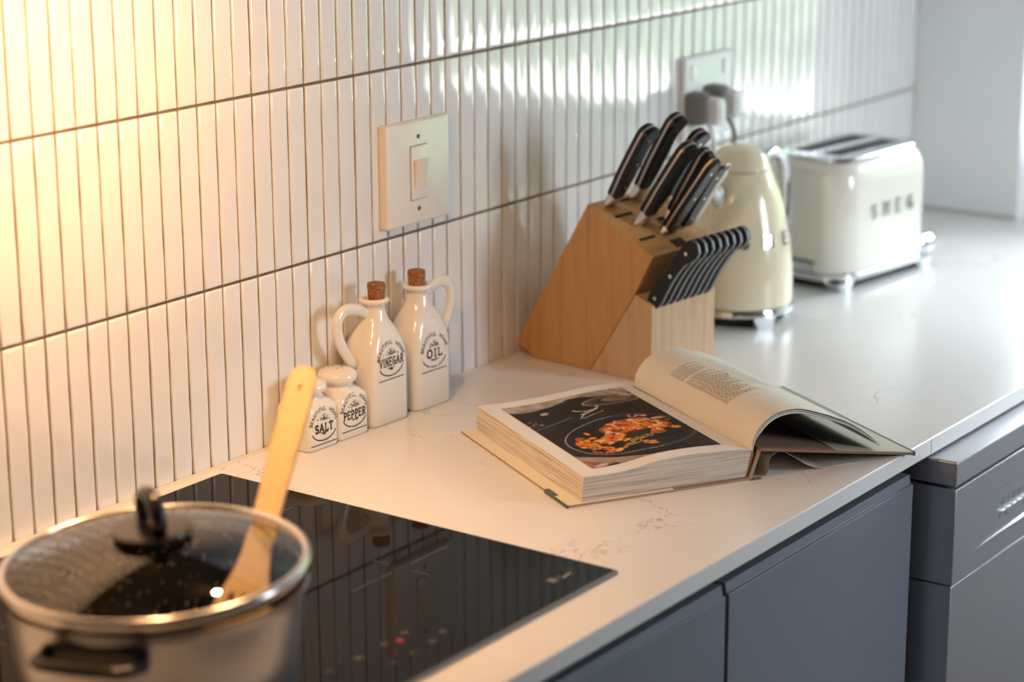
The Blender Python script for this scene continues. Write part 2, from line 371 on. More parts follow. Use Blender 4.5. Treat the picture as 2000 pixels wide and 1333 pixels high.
for k in range(3000):
    y = rh.uniform(-9, 4); z = rh.uniform(-.1, 3.4); x = 9.1 + rh.uniform(-.3, .3) + .25 * math.sin(y * 2.1) + .1 * math.sin(z * 5)
    a = rh.uniform(0, 6.28); b = rh.uniform(-1, 1); r = rh.uniform(.09, .2)
    u_ = Vector((math.sin(b) * .5, math.cos(a), math.sin(a))) * r; w_ = Vector((.4 * math.cos(b), -math.sin(a), math.cos(a))) * r * .7
    c_ = Vector((x, y, z)); hd.add([c_ - u_, c_ + w_, c_ + u_, c_ - w_], [(0, 1, 2, 3)])
hd.box(9.35, 9.8, -9, 4, -.1, 3.3)
tag(hd.build('hedge', M_leaf), 'tall green hedge outside beyond the sunlit paving', 'hedge', kind='stuff')

# ================================================================== FITTED KITCHEN
wt = MB(); wt.box(-1.05, X_END - .0016, -.6055, -.0018, -.0205, 0)
w_top = wt.build('worktop', M_stone, bevel=.0016, seg=2, loc=(0, 0, H))
tag(w_top, 'long white quartz worktop with faint brown veins running along the tiled wall', 'worktop')
sm = MB(); sm.box(.8232, .8237, -.6058, -.55, -.0203, -.0007); sm.build('seam', mat('seam_grey', (.25, .25, .25), .7), w_top)

def cabinet(x0, x1, label):
    t = thing('base_cabinet', label, 'cabinet', (x0, 0, 0), 0, 'graphite base cabinets under the worktop'); w = x1 - x0; zt = H - .0215
    b = MB(); b.box(0, w, -.555, -.01, .1, zt - .003); b.build('body', M_dark, t)
    r = MB(); r.box(.006, w - .006, -.580, -.556, zt - .0075, zt - .0055); r.box(.006, w - .006, -.562, -.556, zt - .03, zt - .0075, 1); r.build('handle_rail', [M_cab, M_dark], t)  # near-black second box puts the shade of the gap into the colour
    d = MB()   # slab front: recessed finger lip on top, groove, then the flat face
    z1 = H - .0385
    d.prism([(-.577, .11), (-.598, .11), (-.598, z1 - .0118), (-.5972, z1 - .0110), (-.5945, z1 - .0108), (-.5930, z1), (-.577, z1)], .0026, w - .0026, 0)
    d.build('door', M_cab, t, bevel=.0007, seg=2)
    k = MB(); k.box(0, w, -.52, -.50, 0, .1); k.build('plinth', M_dark, t)
    return t
cabinet(-.2295, .3715, 'graphite grey cabinet front below the hob')
cabinet(.3735, .7985, 'narrower graphite grey cabinet front beside the silver dishwasher')
fp = MB(); fp.box(.8000, .8190, -.560, -.02, .1, H - .0215); o = fp.build('gap_shade_strip', M_dark)  # dark strip put in for the shade of the open gap
tag(o, 'thin dark strip standing for the shade in the gap between cabinet and dishwasher', 'shade strip')

# dishwasher
t = thing('dishwasher', 'silver freestanding dishwasher with button row under the worktop end', 'dishwasher', (.8212, 0, 0)); W = .60
b = MB(); b.box(.003, W - .003, -.574, -.05, .02, H - .056); b.build('body', M_dw_side, t)
b = MB(); b.box(0, W, -.640, -.05, H - .0535, H - .0228); b.build('lid', M_dw_lid, t, bevel=.0028, seg=4)
b = MB(); b.box(.0005, W - .0005, -.6398, -.575, H - .1748, H - .0565)
panel = b.build('control_panel', [M_dw, M_dw_side], t, bevel=.0012, seg=2)
b = MB(); b.box(.0008, W - .0008, -.6390, -.575, .12, H - .1760); b.build('door', [M_dw], t, bevel=.0012, seg=2)
b = MB(); b.box(.03, W - .03, -.60, -.58, .0, .118); b.build('plinth', M_dark, t)
g = MB()   # curved grip lip
pts = smooth_path([(.052, -.1488), (.075, -.1478), (.12, -.1462), (.2, -.1455), (.3, -.1452), (.4, -.1455), (.48, -.1462), (.525, -.1478), (.548, -.1488)], 4)
g.loft([[(x, -.6396, H + z + s) for (s) in ()] or [(x, -.6398, H + z - .0004), (x, -.6398 - .0022 * min(1, (min(x, .6 - x) - .05) * 10), H + z + .0006), (x, -.6398, H + z + .0024 * min(1, max(.05, (min(x, .6 - x) - .05) * 6)))] for x, z in pts], True, True, True)
g.build('grip', M_dw_white, panel, smooth=60)
g = MB(); g.box(.056, .544, -.6403, -.6396, H - .0885, H - .0880); g.build('panel_line', M_dw_mark, panel)
for k in range(9):
    x = .1305 + k * .0165
    b = MB(); b.box(x, x + .0136, -.6425, -.6396, H - .1205, H - .1188); b.build('button', M_dw_white, panel, bevel=.0005, seg=2)
for k in range(9):
    ic = MB()
    x = .1372 + k * .0165; y = -.6401; zz = H - .1085
    fn = lambda a, b: (x + a, y, zz + b)
    stroke(ic, arc(0, 0, .0026, .0044, 0, 360, 10), .0008, fn); stroke(ic, [(0, -.0022), (0, .0022)], .0006, fn)
    if k % 2 == 0: stroke(ic, [(-.002, -.0085), (.002, -.0085)], .0007, fn)
    if k % 3 == 1: stroke(ic, [(-.001, -.0195), (.0018, -.0195)], .002, fn)
    if k < 2: ic.box(x - .0066, x - .0060, -.6402, -.6397, H - .1290, H - .1222)
    ic.build('button_symbol', M_dw_mark, panel)

# hob
hb = thing('induction_hob', 'black glass hob with touch controls set flush in the white worktop', 'hob', (-.042, -.284, H))
b = MB(); b.loft([rrect(.2945, .260, .004, .0003), rrect(.2945, .260, .004, .0022), rrect(.2925, .2585, .004, .0042)]); glass = b.build('glass', M_glassblack, hb, smooth=30)
b = MB(); b.prism([(-.2608, .0003), (-.2604, .0030), (-.2580, .00435), (-.2570, .0040), (-.2590, .0003)], -.2935, .2935, 0); b.build('front_edge', M_bevel, hb)
fz = lambda a, c: (a, c, .0044)
for cx, cy in ((.177, -.085), (.177, .120), (-.177, -.085), (-.177, .120)):
    b = MB()
    for sx in (-1, 1):
        stroke(b, [(cx + sx * .016, cy), (cx + sx * .075, cy)], .0008, fz); stroke(b, [(cx, cy + sx * .014), (cx, cy + sx * .036)], .0008, fz)
    b.build('zone_mark', M_hobline, glass)
for a, c, r in ((.0500, -.1885, .0042), (.0185, -.1900, .0036), (.0490, -.2215, .0038), (.0175, -.2235, .0030), (-.0185, -.1908, .0042), (-.0090, -.2225, .0030), (-.0560, -.1890, .0042), (.0720, -.2150, .0036)):
    b = MB(); stroke(b, arc(a, c, r, r * .75, 0, 360, 12), .0016, fz); stroke(b, [(a - r * .5, c), (a + r * .5, c)], .0015, fz); b.build('touch_symbol', M_hobmark, glass)
b = MB(); b.lathe([(.0043, .0036), (.0047, .0034)], 16, (.0330, -.1965)); b.build('indicator_light', M_red, glass)
b = MB()
for i in range(3):
    for j in range(3): b.lathe([(.0042, .0012), (.0045, .0012)], 8, (.2305 + i * .0033, -.2272 + j * .0033 - .0005))
text(b, 'smeg', .0098, fz, cx=.2550, cy=-.2245, bold=.2, gap=.06)
b.build('maker_mark', mat('hob_logo_print', (.42, .42, .42), .4), glass)

# range hood over the hob (just above the frame): its two lamps light the left of the scene
t = thing('range_hood', 'steel range hood over the black glass hob', 'range hood', (-.042, 0, H + .665))
b = MB(); b.prism([(-.0015, 0), (-.48, 0), (-.48, .05), (-.20, .22), (-.20, .80), (-.0015, .80)], -.29, .29, 0); b.build('canopy', M_hood, t, bevel=.002)
for x, y in ((.12, -.30), (-.12, -.30)):
    b = MB(); b.lathe([(-.004, .012), (-.0005, .012)], 24, (x, y)); b.build('lamp_lens', M_lampglass, t, rot=(0, 0, 0))
    light('lamp', 'AREA', (x, y, -.012), LAMP_POWER, WARM, rot=(math.radians(25), math.radians(11), 0), parent=t, shape='DISK', size=.024)

# ================================================================== ON THE WALL
M_screw = mat('screw_dark', (.10, .095, .085), .45, .6)
def wall_plate(name, label, x, z, w, h, kind):
    t = thing(name, label, 'socket' if kind == 'socket' else 'light switch', (x, -.0008, H + z)); hw, hh = w / 2, h / 2
    b = MB(); b.loft([[(p[0], y, p[1]) for p in rrect(hw - i, hh - i, .004, 0)] for y, i in ((.0006, 0), (-.0065, 0), (-.0092, .0008), (-.0102, .0026))], True, True)
    pl = b.build('face_plate', M_plate if kind == 'switch' else M_white, t, smooth=50)
    if kind == 'switch':
        b = MB(); b.loft([[(p[0], y, p[1]) for p in rrect(.0158 - i, .0325 - i, .001, 0)] for y, i in ((-.010, 0), (-.0116, .0), (-.0121, .0006))], True, True)
        b.build('switch_frame', M_plate, pl, smooth=40)
        g = MB()
        for z0 in (-.0331, .0326): g.box(-.0160, .0160, -.0106, -.0101, z0, z0 + .0005)
        for x0 in (-.0163, .0158): g.box(x0, x0 + .0005, -.0106, -.0101, -.0331, .0331)
        g.build('shadow_gap', M_slot, pl)
        b = MB(); b.prism([(-.0118, -.0185), (-.0128, -.0185), (-.0176, .0125), (-.0184, .0160), (-.0118, .0160)], -.0108, .0108, 0)
        b.build('rocker', M_rocker, t, bevel=.0008)
        for zz in (.0435, -.0445):
            b = MB(); b.loft([[(r * math.cos(2 * math.pi * k / 16), y, zz + r * math.sin(2 * math.pi * k / 16)) for k in range(16)] for y, r in ((-.0098, .0030), (-.0106, .0028))])
            b.box(-.0024, .0024, -.0108, -.0105, zz - .0004, zz + .0004)
            b.build('screw', M_screw, pl)
    return t
wall_plate('light_switch', 'square cream light switch on the tiled wall above the ceramic bottles', .6295, .2797, .1245, .1262, 'switch')
t = wall_plate('wall_socket', 'white double wall socket behind the knife block with two plugs', 1.311, .283, .136, .122, 'socket')
for dx in (-.045, .045): b = MB(); b.box(dx - .006, dx + .006, -.0125, -.010, .028, .050); b.build('rocker', M_white, t, bevel=.0008)
def plug(x, z, label, cordpts, cmat):
    t = thing('plug', label, 'plug', (x, -.0112, H + z), 0, 'plugs in the wall socket')
    b = MB(); b.loft([[(p[0], y, p[1]) for p in rrect(.0180 - i, .0235 - i, .008, 0)] for y, i in ((0, 0), (-.018, .0), (-.030, .004), (-.034, .009))])
    b.build('body', M_greyplast, t, smooth=40)
    b = MB(); b.loft([[(p[0] + .004, y, p[1] - .002) for p in rrect(.0125 - i, .0200 - i, .007, 0)] for y, i in ((-.030, 0), (-.046, .001), (-.050, .005))])
    b.build('grip', M_white, t, smooth=40)
    b = MB(); b.tube(smooth_path(cordpts, 6), .0034, 10); b.build('cord', cmat, t, smooth=60)
plug(1.262, .272, 'plug with white grip in the left half of the far socket', [(0, -.030, -.020), (.004, -.036, -.045), (.010, -.030, -.10), (.03, -.024, -.18), (.035, -.024, -.269), (.02, -.03, -.2715)], M_white)
plug(1.311, .277, 'plug with dark cord in the right half of the far socket', [(0, -.030, -.020), (.006, -.040, -.045), (.014, -.034, -.09), (.06, -.022, -.19), (.075, -.024, -.268), (.07, -.036, -.2715)], M_greyplast)

# ================================================================== CERAMIC SET
def shade_fn(tab):
    """front surface y for local x at height z, from a table of rounded-rectangle sections (z, hx, hy, r)"""
    def sec(z): return tuple(interp([(q[0], q[k]) for q in tab], z) for k in (1, 2, 3))
    def fy(x, z):
        hx, hy, r = sec(z); r = min(r, hx, hy); ax = abs(x)
        if ax <= hx - r: return -hy
        return -(hy - r) - math.sqrt(max(r * r - (ax - hx + r) ** 2, 0))
    return fy
rl = random.Random(11)
def label_print(parent, word, R, cz, fy, wordw, seed, wordh=.42, dy=0.0):
    mb = MB(); fn = lambda a, c: (a, fy(a, cz + c) - .00018, cz + c); r = random.Random(seed)
    arc_text(mb, 'BEAUTIFUL', R * .17, R * .93, 172, 78, fn, bold=.24); arc_text(mb, 'HOME', R * .17, R * .93, 62, 12, fn, bold=.24)
    for k in range(30):                                   # sprig ornament
        x = r.gauss(0, .24) * R; y = R * (.44 + r.gauss(0, .055)) - abs(x) * .12; a = r.uniform(0, 3.14); L = R * r.uniform(.02, .055)
        stroke(mb, [(x - L * math.cos(a), y - L * math.sin(a)), (x + L * math.cos(a), y + L * math.sin(a))], R * .026, fn)
    stroke(mb, [(0, R * .38), (0, R * .72)], R * .045, fn)
    for s in (-1, 1): stroke(mb, [(s * R * .08, R * .40), (s * R * .30, R * .58)], R * .03, fn); stroke(mb, [(0, R * .5), (s * R * .15, R * .68)], R * .025, fn)
    text(mb, word, R * wordh, fn, cy=R * dy, bold=.24, gap=.2, width=R * wordw)
    for k in range(22):
        x = r.gauss(0, .15) * R; y = -R * (.40 + r.gauss(0, .025)) + abs(x) * .25; a = r.uniform(0, 3.14); L = R * r.uniform(.02, .05)
        stroke(mb, [(x - L * math.cos(a), y - L * math.sin(a)), (x + L * math.cos(a), y + L * math.sin(a))], R * .035, fn)
    n = 34
    for k in range(n):                                    # minute lettering below, too small to read
        a0 = 196 + 148 * k / n
        if r.random() < .9: stroke(mb, arc(0, -R * .16, R * .95, R * .60, a0, a0 + 148 / n * .7, 2), R * .065, fn)
    x = -R * 1.0
    while x < R * .98:
        L = R * r.uniform(.07, .16); stroke(mb, [(x, -R * .95), (min(x + L, R), -R * .95)], R * .055, fn); x += L + R * .05
    mb.build('printed_label', M_ink, parent)
SH = [(0, .0235, .0235, .006), (.0012, .0250, .0250, .0066), (.004, .0259, .0259, .0066), (.044, .0259, .0259, .0066), (.048, .0255, .0255, .0075), (.0515, .0243, .0243, .0095), (.0545, .0222, .0222, .0120), (.0568, .0200, .0200, .0150), (.0585, .0187, .0187, .0180), (.0605, .0182, .0182, .0182), (.0630, .0183, .0183, .0183)]
def shaker(x, y, rz, word, ww, label, cz):
    t = thing('%s_shaker' % word.lower(), label, 'shaker', (x, y, H), rz, 'ceramic salt and pepper shakers')
    b = MB(); rings = [rrect(a, c, r, z) for z, a, c, r in SH]
    for z, r in ((.0645, .0192), (.0655, .0218), (.0672, .0232), (.0700, .0237), (.0728, .0234), (.0755, .0219), (.0780, .0183), (.0798, .0130), (.0806, .0070), (.0808, .0020)): rings.append(rrect(r, r, r, z))
    b.loft(rings); body = b.build('body', M_ceramic, t, smooth=60)
    for a, c in ((-.005, -.004), (.006, -.003), (0, .006)): h = MB(); h.lathe([(.0800, .0011), (.08075, .0011)], 10, (a, c)); h.build('pour_hole', M_slot, body)
    label_print(body, word, .0212, cz, shade_fn([(q[0], q[1], q[2], q[3]) for q in SH]), ww, len(word), dy=-.06)
shaker(.3934, -.0280, -.04, 'SALT', 1.40, 'square cream ceramic shaker lettered SALT beside the spatula handle', .0270)
shaker(.4474, -.0285, -.03, 'PEPPER', 1.78, 'square cream ceramic shaker lettered PEPPER', .0300)
BT = [(0, .0312, .0228, .009), (.0012, .0330, .0245, .0098), (.004, .0339, .0254, .010), (.074, .0340, .0255, .010), (.084, .0334, .0252, .0104), (.093, .0318, .0244, .0110), (.102, .0288, .0228, .0120), (.110, .0250, .0207, .0130), (.118, .0208, .0182, .0140), (.125, .0172, .0162, .0150), (.131, .0148, .0147, .0147), (.1365, .0134, .0134, .0134), (.1405, .0130, .0130, .0130)]
def bottle(x, y, rz, word, ww, side, label, cz, corkmat_tilt, path):
    t = thing('%s_bottle' % word.lower(), label, 'bottle', (x, y, H), rz, 'ceramic oil and vinegar bottles')
    b = MB(); rings = [rrect(a, c, r, z) for z, a, c, r in BT]
    for z, r in ((.1425, .0140), (.1440, .0166), (.1452, .0180), (.1470, .0186), (.1490, .0184), (.1502, .0172), (.1506, .0155), (.1500, .0132), (.1480, .0112), (.1300, .0105)): rings.append(rrect(r, r, r, z))
    b.loft(rings); body = b.build('body', M_ceramic, t, smooth=60)
    h = MB(); h.tube(smooth_path(path, 7), [lerp(.0056, .0076, abs(math.sin(math.pi * k / ((len(path) - 1) * 7)))) for k in range((len(path) - 1) * 7 + 1)], 14, flat=.62, up=(0, 1, 0))
    h.build('handle', M_ceramic, t, smooth=70)
    c = MB(); c.lathe([(.1460, .0088), (.1500, .0098), (.1640, .0109), (.1668, .0108), (.1676, .0098)], 24); k = c.build('cork', M_cork, t, smooth=40); k.rotation_euler = (.01, .02 * corkmat_tilt, 0)
    label_print(body, word, .0225, cz, shade_fn([(q[0], q[1], q[2], q[3]) for q in BT]), ww, len(word) + 5, dy=0)
bottle(.5150, -.0305, -.03, 'VINEGAR', 1.92, -1, 'cream ceramic jug bottle lettered VINEGAR with cork stopper and handle on its left', .0765, 1,
       [(-.010, 0, .1300), (-.0200, 0, .1370), (-.036, 0, .1430), (-.0520, 0, .1440), (-.0625, 0, .1370), (-.0650, 0, .1240), (-.0610, 0, .1080), (-.0520, 0, .0930), (-.0420, 0, .0810), (-.0310, 0, .0760)])
bottle(.5985, -.0305, -.05, 'OIL', 1.25, 1, 'cream ceramic jug bottle lettered OIL with dark cork and handle on its right', .0680, -1,
       [(.010, 0, .1300), (.0200, 0, .1370), (.034, 0, .1440), (.0490, 0, .1440), (.0600, 0, .1370), (.0635, 0, .1240), (.0600, 0, .1080), (.0510, 0, .0900), (.0400, 0, .0740), (.0320, 0, .0650)])

# ================================================================== POT, LID, SPATULA
PX, PY = -.215, -.386
t = thing('cooking_pot', 'wide grey metallic cooking pot with black loop handles on the hob', 'pot', (PX, PY, H + .0043))
b = MB(); o_ = [(.0, .02), (.0002, .106), (.003, .1115), (.008, .1140), (.05, .1195), (.095, .1238), (.1005, .1248), (.1040, .1272), (.1062, .1278)]
i_ = [(.1072, .1262), (.1066, .1240), (.1000, .1222), (.05, .1175), (.012, .1125), (.0055, .1060), (.0045, .02)]
b.lathe(o_ + i_[:1], 96, mi=0, cap1=False); b.lathe(i_, 96, mi=1, cap0=False)
b.v = [(x_, y_, z_ * .972) for x_, y_, z_ in b.v]
pot = b.build('body', [M_pot, M_pot_in], t, smooth=50)
for th in (-159, 21):
    c, s = math.cos(math.radians(th)), math.sin(math.radians(th))
    def Q(r, w, z): return (r * c - w * s, r * s + w * c, z - .003)
    b = MB(); b.tube(smooth_path([Q(.121, -.036, .0860), Q(.129, -.040, .0865), Q(.141, -.041, .0880), Q(.151, -.034, .0890), Q(.155, -.015, .0895), Q(.156, 0, .0895), Q(.155, .015, .0895), Q(.151, .034, .0890), Q(.141, .041, .0880), Q(.129, .040, .0865), Q(.121, .036, .0860)], 6), .0062, 14, flat=.75)
    h = b.build('handle', M_pot_handle, t, smooth=70)
    b = MB(); b.loft([[Q(r, q[0], .086 + q[1]) for q in rrect(.046, .0085 - i, .006, 0)] for r, i in ((.1205, 0), (.1262, 0), (.1278, .0015))]); b.build('handle_mount', M_pot_handle, h, smooth=40)
# lid, its far edge lifted a little by the spatula handle
t = thing('glass_lid', 'domed glass lid with steel rim and black loop knob on the pot', 'lid', (PX - .0005, PY - .0002, H + .1212)); t.rotation_euler = (math.radians(-.2), math.radians(-2.5), math.radians(-4))
b = MB(); b.lathe([(.0042, .1232), (.0055, .1245), (.0058, .1268), (.0046, .1290), (.0015, .1300), (-.0025, .1298), (-.0044, .1288), (-.0050, .1266), (-.0036, .1240), (-.0005, .1230), (.0042, .1232)], 128, cap0=False, cap1=False)
b.build('rim', M_rim, t, smooth=60)
b = MB(); b.lathe([(-.0058, .1262), (-.0056, .1290), (-.0088, .1286), (-.0086, .1255)], 96, cap0=False, cap1=False); b.build('gap_shade_ring', M_dark, t, smooth=40)  # black ring added where the gap between lid and pot is only shaded
b = MB(); prof = [(.0030 + .0250 * (1 - (r / .1235) ** 1.8), r) for r in [.1235 - .1235 * k / 22 for k in range(22)] + [.003]]
b.lathe(prof, 96, cap0=False, cap1=True); b.build('glass', M_glass, t, smooth=80)
b = MB(); b.lathe([(.0240, .012), (.0268, .012), (.0270, .030), (.0285, .0335), (.0310, .0345), (.0335, .0335), (.0345, .028), (.0350, .010)], 48); kb = b.build('knob_base', M_pot_handle, t, smooth=50)
b = MB(); az = math.radians(65); ca, sa = math.cos(az), math.sin(az)
b.tube([(x * ca, x * sa, z) for x, z in smooth_path([(-.0150, .030), (-.0200, .036), (-.0225, .044), (-.0205, .0530), (-.0120, .0600), (0, .0625), (.0120, .0600), (.0205, .0530), (.0225, .044), (.0200, .036), (.0150, .030)], 6)], .0062, 14, flat=1.15, up=(-sa, ca, 0))
b.build('knob_loop', M_pot_handle, kb, smooth=70)
b = MB(); b.lathe([(.0185, .006), (.0240, .006)], 16); b.lathe([(.0195, .009), (.0225, .009)], 16); b.build('knob_screw', M_pot_handle, kb)

# wooden spatula standing in the pot, its handle coming out under the lid's far edge
T0 = Vector((-.1661, -.4302, .0590)); T1 = Vector((.0520, -.3232, .2136)); dd = (T1 - T0).normalized()
right = Vector((.5816, -.8134, 0)); ww = (right - dd * right.dot(dd)).normalized(); nn = ww.cross(dd)
t = thing('wooden_spatula', 'slotted light wood spatula leaning out of the pot', 'spatula', tuple(T0 + Vector((0, 0, H))))
rows = [(-.030, .0290), (-.014, .0286), (.006, .0273), (.014, .0262), (.026, .0238), (.032, .0222), (.046, .0183), (.060, .0153), (.076, .0133), (.10, .0124), (.13, .0124), (.17, .0128), (.21, .0133), (.245, .0138), (.2525, .0138), (.2590, .0137), (.2650, .0134), (.2720, .0122), (.2780, .0096), (.2815, .0060)]
cols = [-1, -.56, -.42, -.08, .08, .42, .56, 1]
vs, fs = [], []
for r_, hw in rows:
    r_ = r_ * 1.05 if r_ > .09 else r_
    for cidx, c_ in enumerate(cols):
        k = c_
        vs.append(tuple(dd * (r_ + (.006 * c_ if r_ < 0 else 0)) + ww * hw * k))
for i in range(len(rows) - 1):
    for j in range(len(cols) - 1):
        b0, b1 = rows[i][0], rows[i + 1][0]
        if j in (1, 3, 5) and .013 < b0 and b1 < .0325: continue
        if j == 3 and abs(b0 - .2525) < 1e-6: continue
        n = len(cols); fs.append((i * n + j, i * n + j + 1, (i + 1) * n + j + 1, (i + 1) * n + j))
b = MB(); b.add(vs, fs); o = b.build('blade_and_handle', M_wood_spoon, t, smooth=60)
so = o.modifiers.new('solid', 'SOLIDIFY'); so.thickness = .0046; so.offset = 0
bv = o.modifiers.new('bevel', 'BEVEL'); bv.width = .0011; bv.segments = 3; bv.limit_method = 'ANGLE'; bv.angle_limit = math.radians(50)

# ================================================================== KNIFE BLOCK AND KNIVES
BX, BY, BR = .8286, -.2194, math.atan2(-.0905, .9959)
WB = .134
t = thing('knife_block', 'slanted orange wood knife block full of black handled knives', 'knife block', (BX, BY, H), BR)
b = MB(); Tp = (.1028, .2175); Fp = (-.0007, .1635); Bt = (.0981, .0004); Sp = (.0266, .1122)
b.prism([(.2226, .0165), (.1925, .0004), Bt, Sp, Fp, Tp], 0, WB, 0)
body = b.build('slanted_body', M_wood_side, t, bevel=.0012)
b = MB(); b.prism([(.0975, .0004), (0, .0004), (0, .1000), (.0020, .1012), (.0262, .1115)], .0004, WB - .0004, 0)
foot = b.build('front_wedge', M_wood_front, t, bevel=.0009)
sl = Vector((0, Fp[0] - Tp[0], Fp[1] - Tp[1])); LT = sl.length; sl.normalize(); tn = Vector((0, .0, 0)); tn = Vector((1, 0, 0)).cross(sl)
if tn.z < 0: tn = -tn
T3 = Vector((0, *Tp))
def top(w, s, h=0): return T3 + Vector((w, 0, 0)) + sl * s + tn * h
def slot(w, s, L=.030, th=.0023):
    L *= 1.35
    b = MB()
    a = [top(w - L / 2, s - th, .0004), top(w + L / 2, s - th, .0004), top(w + L / 2, s + th, .0004), top(w - L / 2, s + th, .0004)]
    b.loft([[p - tn * .003 for p in a], a]); b.build('knife_slot', M_slot, body)
for w, s, L in ((.034, .0346, .026), (.095, .035, .026), (.059, .0093, .024), (.027, .0835, .024), (.095, .0575, .024)): slot(w, s, L)
b = MB(); a = [top(.056, .097, .0005), top(.080, .097, .0005), top(.080, .1120, .0005), top(.056, .1120, .0005)]; b.loft([[p - tn * .004 for p in a], a]); b.build('square_slot', M_slot, body)
BM = Matrix.Translation((BX, BY, H)) @ Matrix.Rotation(BR, 4, 'Z')
def frame(origin, along, depth):
    z = along.normalized(); x = (depth - z * depth.dot(z)).normalized(); y = z.cross(x)
    return BM @ Matrix(((x.x, y.x, z.x, origin.x), (x.y, y.y, z.y, origin.y), (x.z, y.z, z.z, origin.z), (0, 0, 0, 1)))
def handle_poly(L, style):
    # (depth a, length b): spine side is -a (towards the photo's left), belly +a
    if style == 'big':
        lo = [(0, -.0085), (.10, -.0095), (.35, -.0120), (.60, -.0122), (.80, -.0118), (.90, -.0112), (.96, -.0075)]
        hi = [(.992, -.001), (1.0, .006), (.985, .0130), (.945, .0175), (.895, .0182), (.85, .0160), (.79, .0112), (.70, .0092), (.5, .0104), (.25, .0100), (.10, .0085), (0, .0080)]
    else:
        lo = [(0, -.0075), (.3, -.0098), (.7, -.0098), (.92, -.0100)]
        hi = [(1.0, -.004), (1.0, .006), (.93, .0115), (.85, .0122), (.75, .0090), (.4, .0092), (.15, .0080), (0, .0070)]
    return [(a, q * L) for q, a in lo + hi]
def knife(name, w, s, L, lean, label, style='big', bolster=.020, half=.0078, lx=0.0):
    al = Vector((lx, -math.sin(math.radians(lean)), math.cos(math.radians(lean))))
    t = thing(name, label, 'knife', (0, 0, 0), 0, 'black handled knives in the block'); t.matrix_world = frame(top(w, s, .0), al, Vector((1, 0, 0)))
    poly = handle_poly(L - bolster, style); up = [(a, q + bolster) for a, q in poly]
    for sgn in (-1, 1):
        b = MB(); b.loft([[(a, sgn * .0013, q) for a, q in up], [(a, sgn * (half - .0018), q) for a, q in up], [(a * .93 + .0002, sgn * half, q * .985 + .001) for a, q in up]])
        sc_ = b.build('scale', M_black, t, smooth=35)
        if sgn == -1:
            for q in (.16, .5, .84):
                r = MB(); cz = bolster + (L - bolster) * q; ca = .001
                r.loft([[(ca + .0022 * math.cos(k * math.pi / 8), -y, cz + .0022 * math.sin(k * math.pi / 8)) for k in range(16)] for y in (half - .001, half + .0003)])
                r.build('rivet', M_steel, sc_, smooth=40)
    b = MB(); b.loft([[(a * 1.03, y, q) for a, q in up] for y in (-.0013, .0013)]); b.build('tang', M_tang, t, smooth=35)
    b = MB(); b.loft([[(p[0], p[1], z) for p in rrect(hx, hy, .004, 0)] for z, hx, hy in ((-.004, .0120, .0012), (.001, .0125, .0022), (.006, .0110, .0052), (.012, .0088, .0072), (bolster + .0005, .0080, .0074))])
    b.build('bolster', M_steel, t, smooth=50)
    return t
knife('chef_knife', .032, .0120, .124, 30, 'black riveted knife handle furthest left in the knife block', bolster=.016)
knife('bread_knife', .086, .0105, .132, 30, 'tallest black knife handle standing second from the left')
knife('carving_knife', .116, .034, .118, 30, 'black knife handle behind the tallest ones nearest the wall socket')
knife('carving_knife', .040, .0580, .136, 34.5, 'black knife handle with broad bright steel bolster at the middle of the block', bolster=.022)
knife('utility_knife', .098, .062, .112, 31, 'short black knife handle mostly hidden behind the front pair', 'small', bolster=.014)
knife('utility_knife', .064, .0835, .128, 35.5, 'front black knife handle leaning right over the steak knives', 'small', bolster=.004, half=.0074)
knife('paring_knife', .094, .0835, .108, 33.5, 'black riveted knife handle just right of the front one', 'small', bolster=.008, half=.0070)
t = thing('sharpening_steel', 'slim bare steel handle behind the right end of the black knife handles', 'sharpening steel', (0, 0, 0)); t.matrix_world = frame(top(.124, .080, 0), Vector((0, -math.sin(math.radians(33)), math.cos(math.radians(33)))), Vector((1, 0, 0)))
b = MB(); b.loft([[(p[0], p[1], z) for p in rrect(a, .0035, .003, 0)] for z, a in ((-.004, .005), (.02, .0062), (.07, .0085), (.086, .0085), (.092, .006))]); b.build('shaft', mat('aged_steel', (.50, .42, .33), .38, 1.0), t, smooth=50)
b = MB(); b.tube([(.006 * math.cos(k * math.pi / 10), 0, .095 + .006 * math.sin(k * math.pi / 10)) for k in range(20)], .0014, 8, up=(0, 1, 0), closed=True); b.build('hanging_ring', M_steel, t, smooth=60)

# eight steak knives side by side on the wedge
ords = ['first', 'second', 'third', 'fourth', 'fifth', 'sixth', 'seventh', 'last']
al = Vector((0, -.593, .806)); dp = Vector((0, -.806, -.593))
FR = [(0, .0080), (.005, .0098), (.014, .0102), (.025, .0085), (.045, .0062), (.065, .0056), (.078, .0072), (.087, .0118), (.096, .0140), (.104, .0128), (.110, .0060)]
BK = [(.111, -.001), (.108, -.0070), (.098, -.0098), (.05, -.0100), (.01, -.0096), (0, -.0070)]
poly = [(a, q) for q, a in FR] + [(a, q) for q, a in BK]
def steak(i):
    org = Vector((.0120 + i * .01475, .0085, .0995))
    t = thing('steak_knife', '', 'knife', (0, 0, 0), 0, 'steak knives in a row on the front wedge')
    z = al.normalized(); x = dp.normalized(); y = z.cross(x)
    t.matrix_world = BM @ Matrix(((x.x, y.x, z.x, org.x), (x.y, y.y, z.y, org.y), (x.z, y.z, z.z, org.z), (0, 0, 0, 1)))
    return t
def steak_label(i):
    if i == 0: return 'steak knife nearest the camera in the row of eight, its three rivets showing'
    if i == 7: return 'steak knife at the kettle end of the row of eight'
    return '%s steak knife from the left in the row of eight on the wedge' % ords[i]
t0 = steak(0); t0['label'] = steak_label(0)
y_sign = 1
parts = []
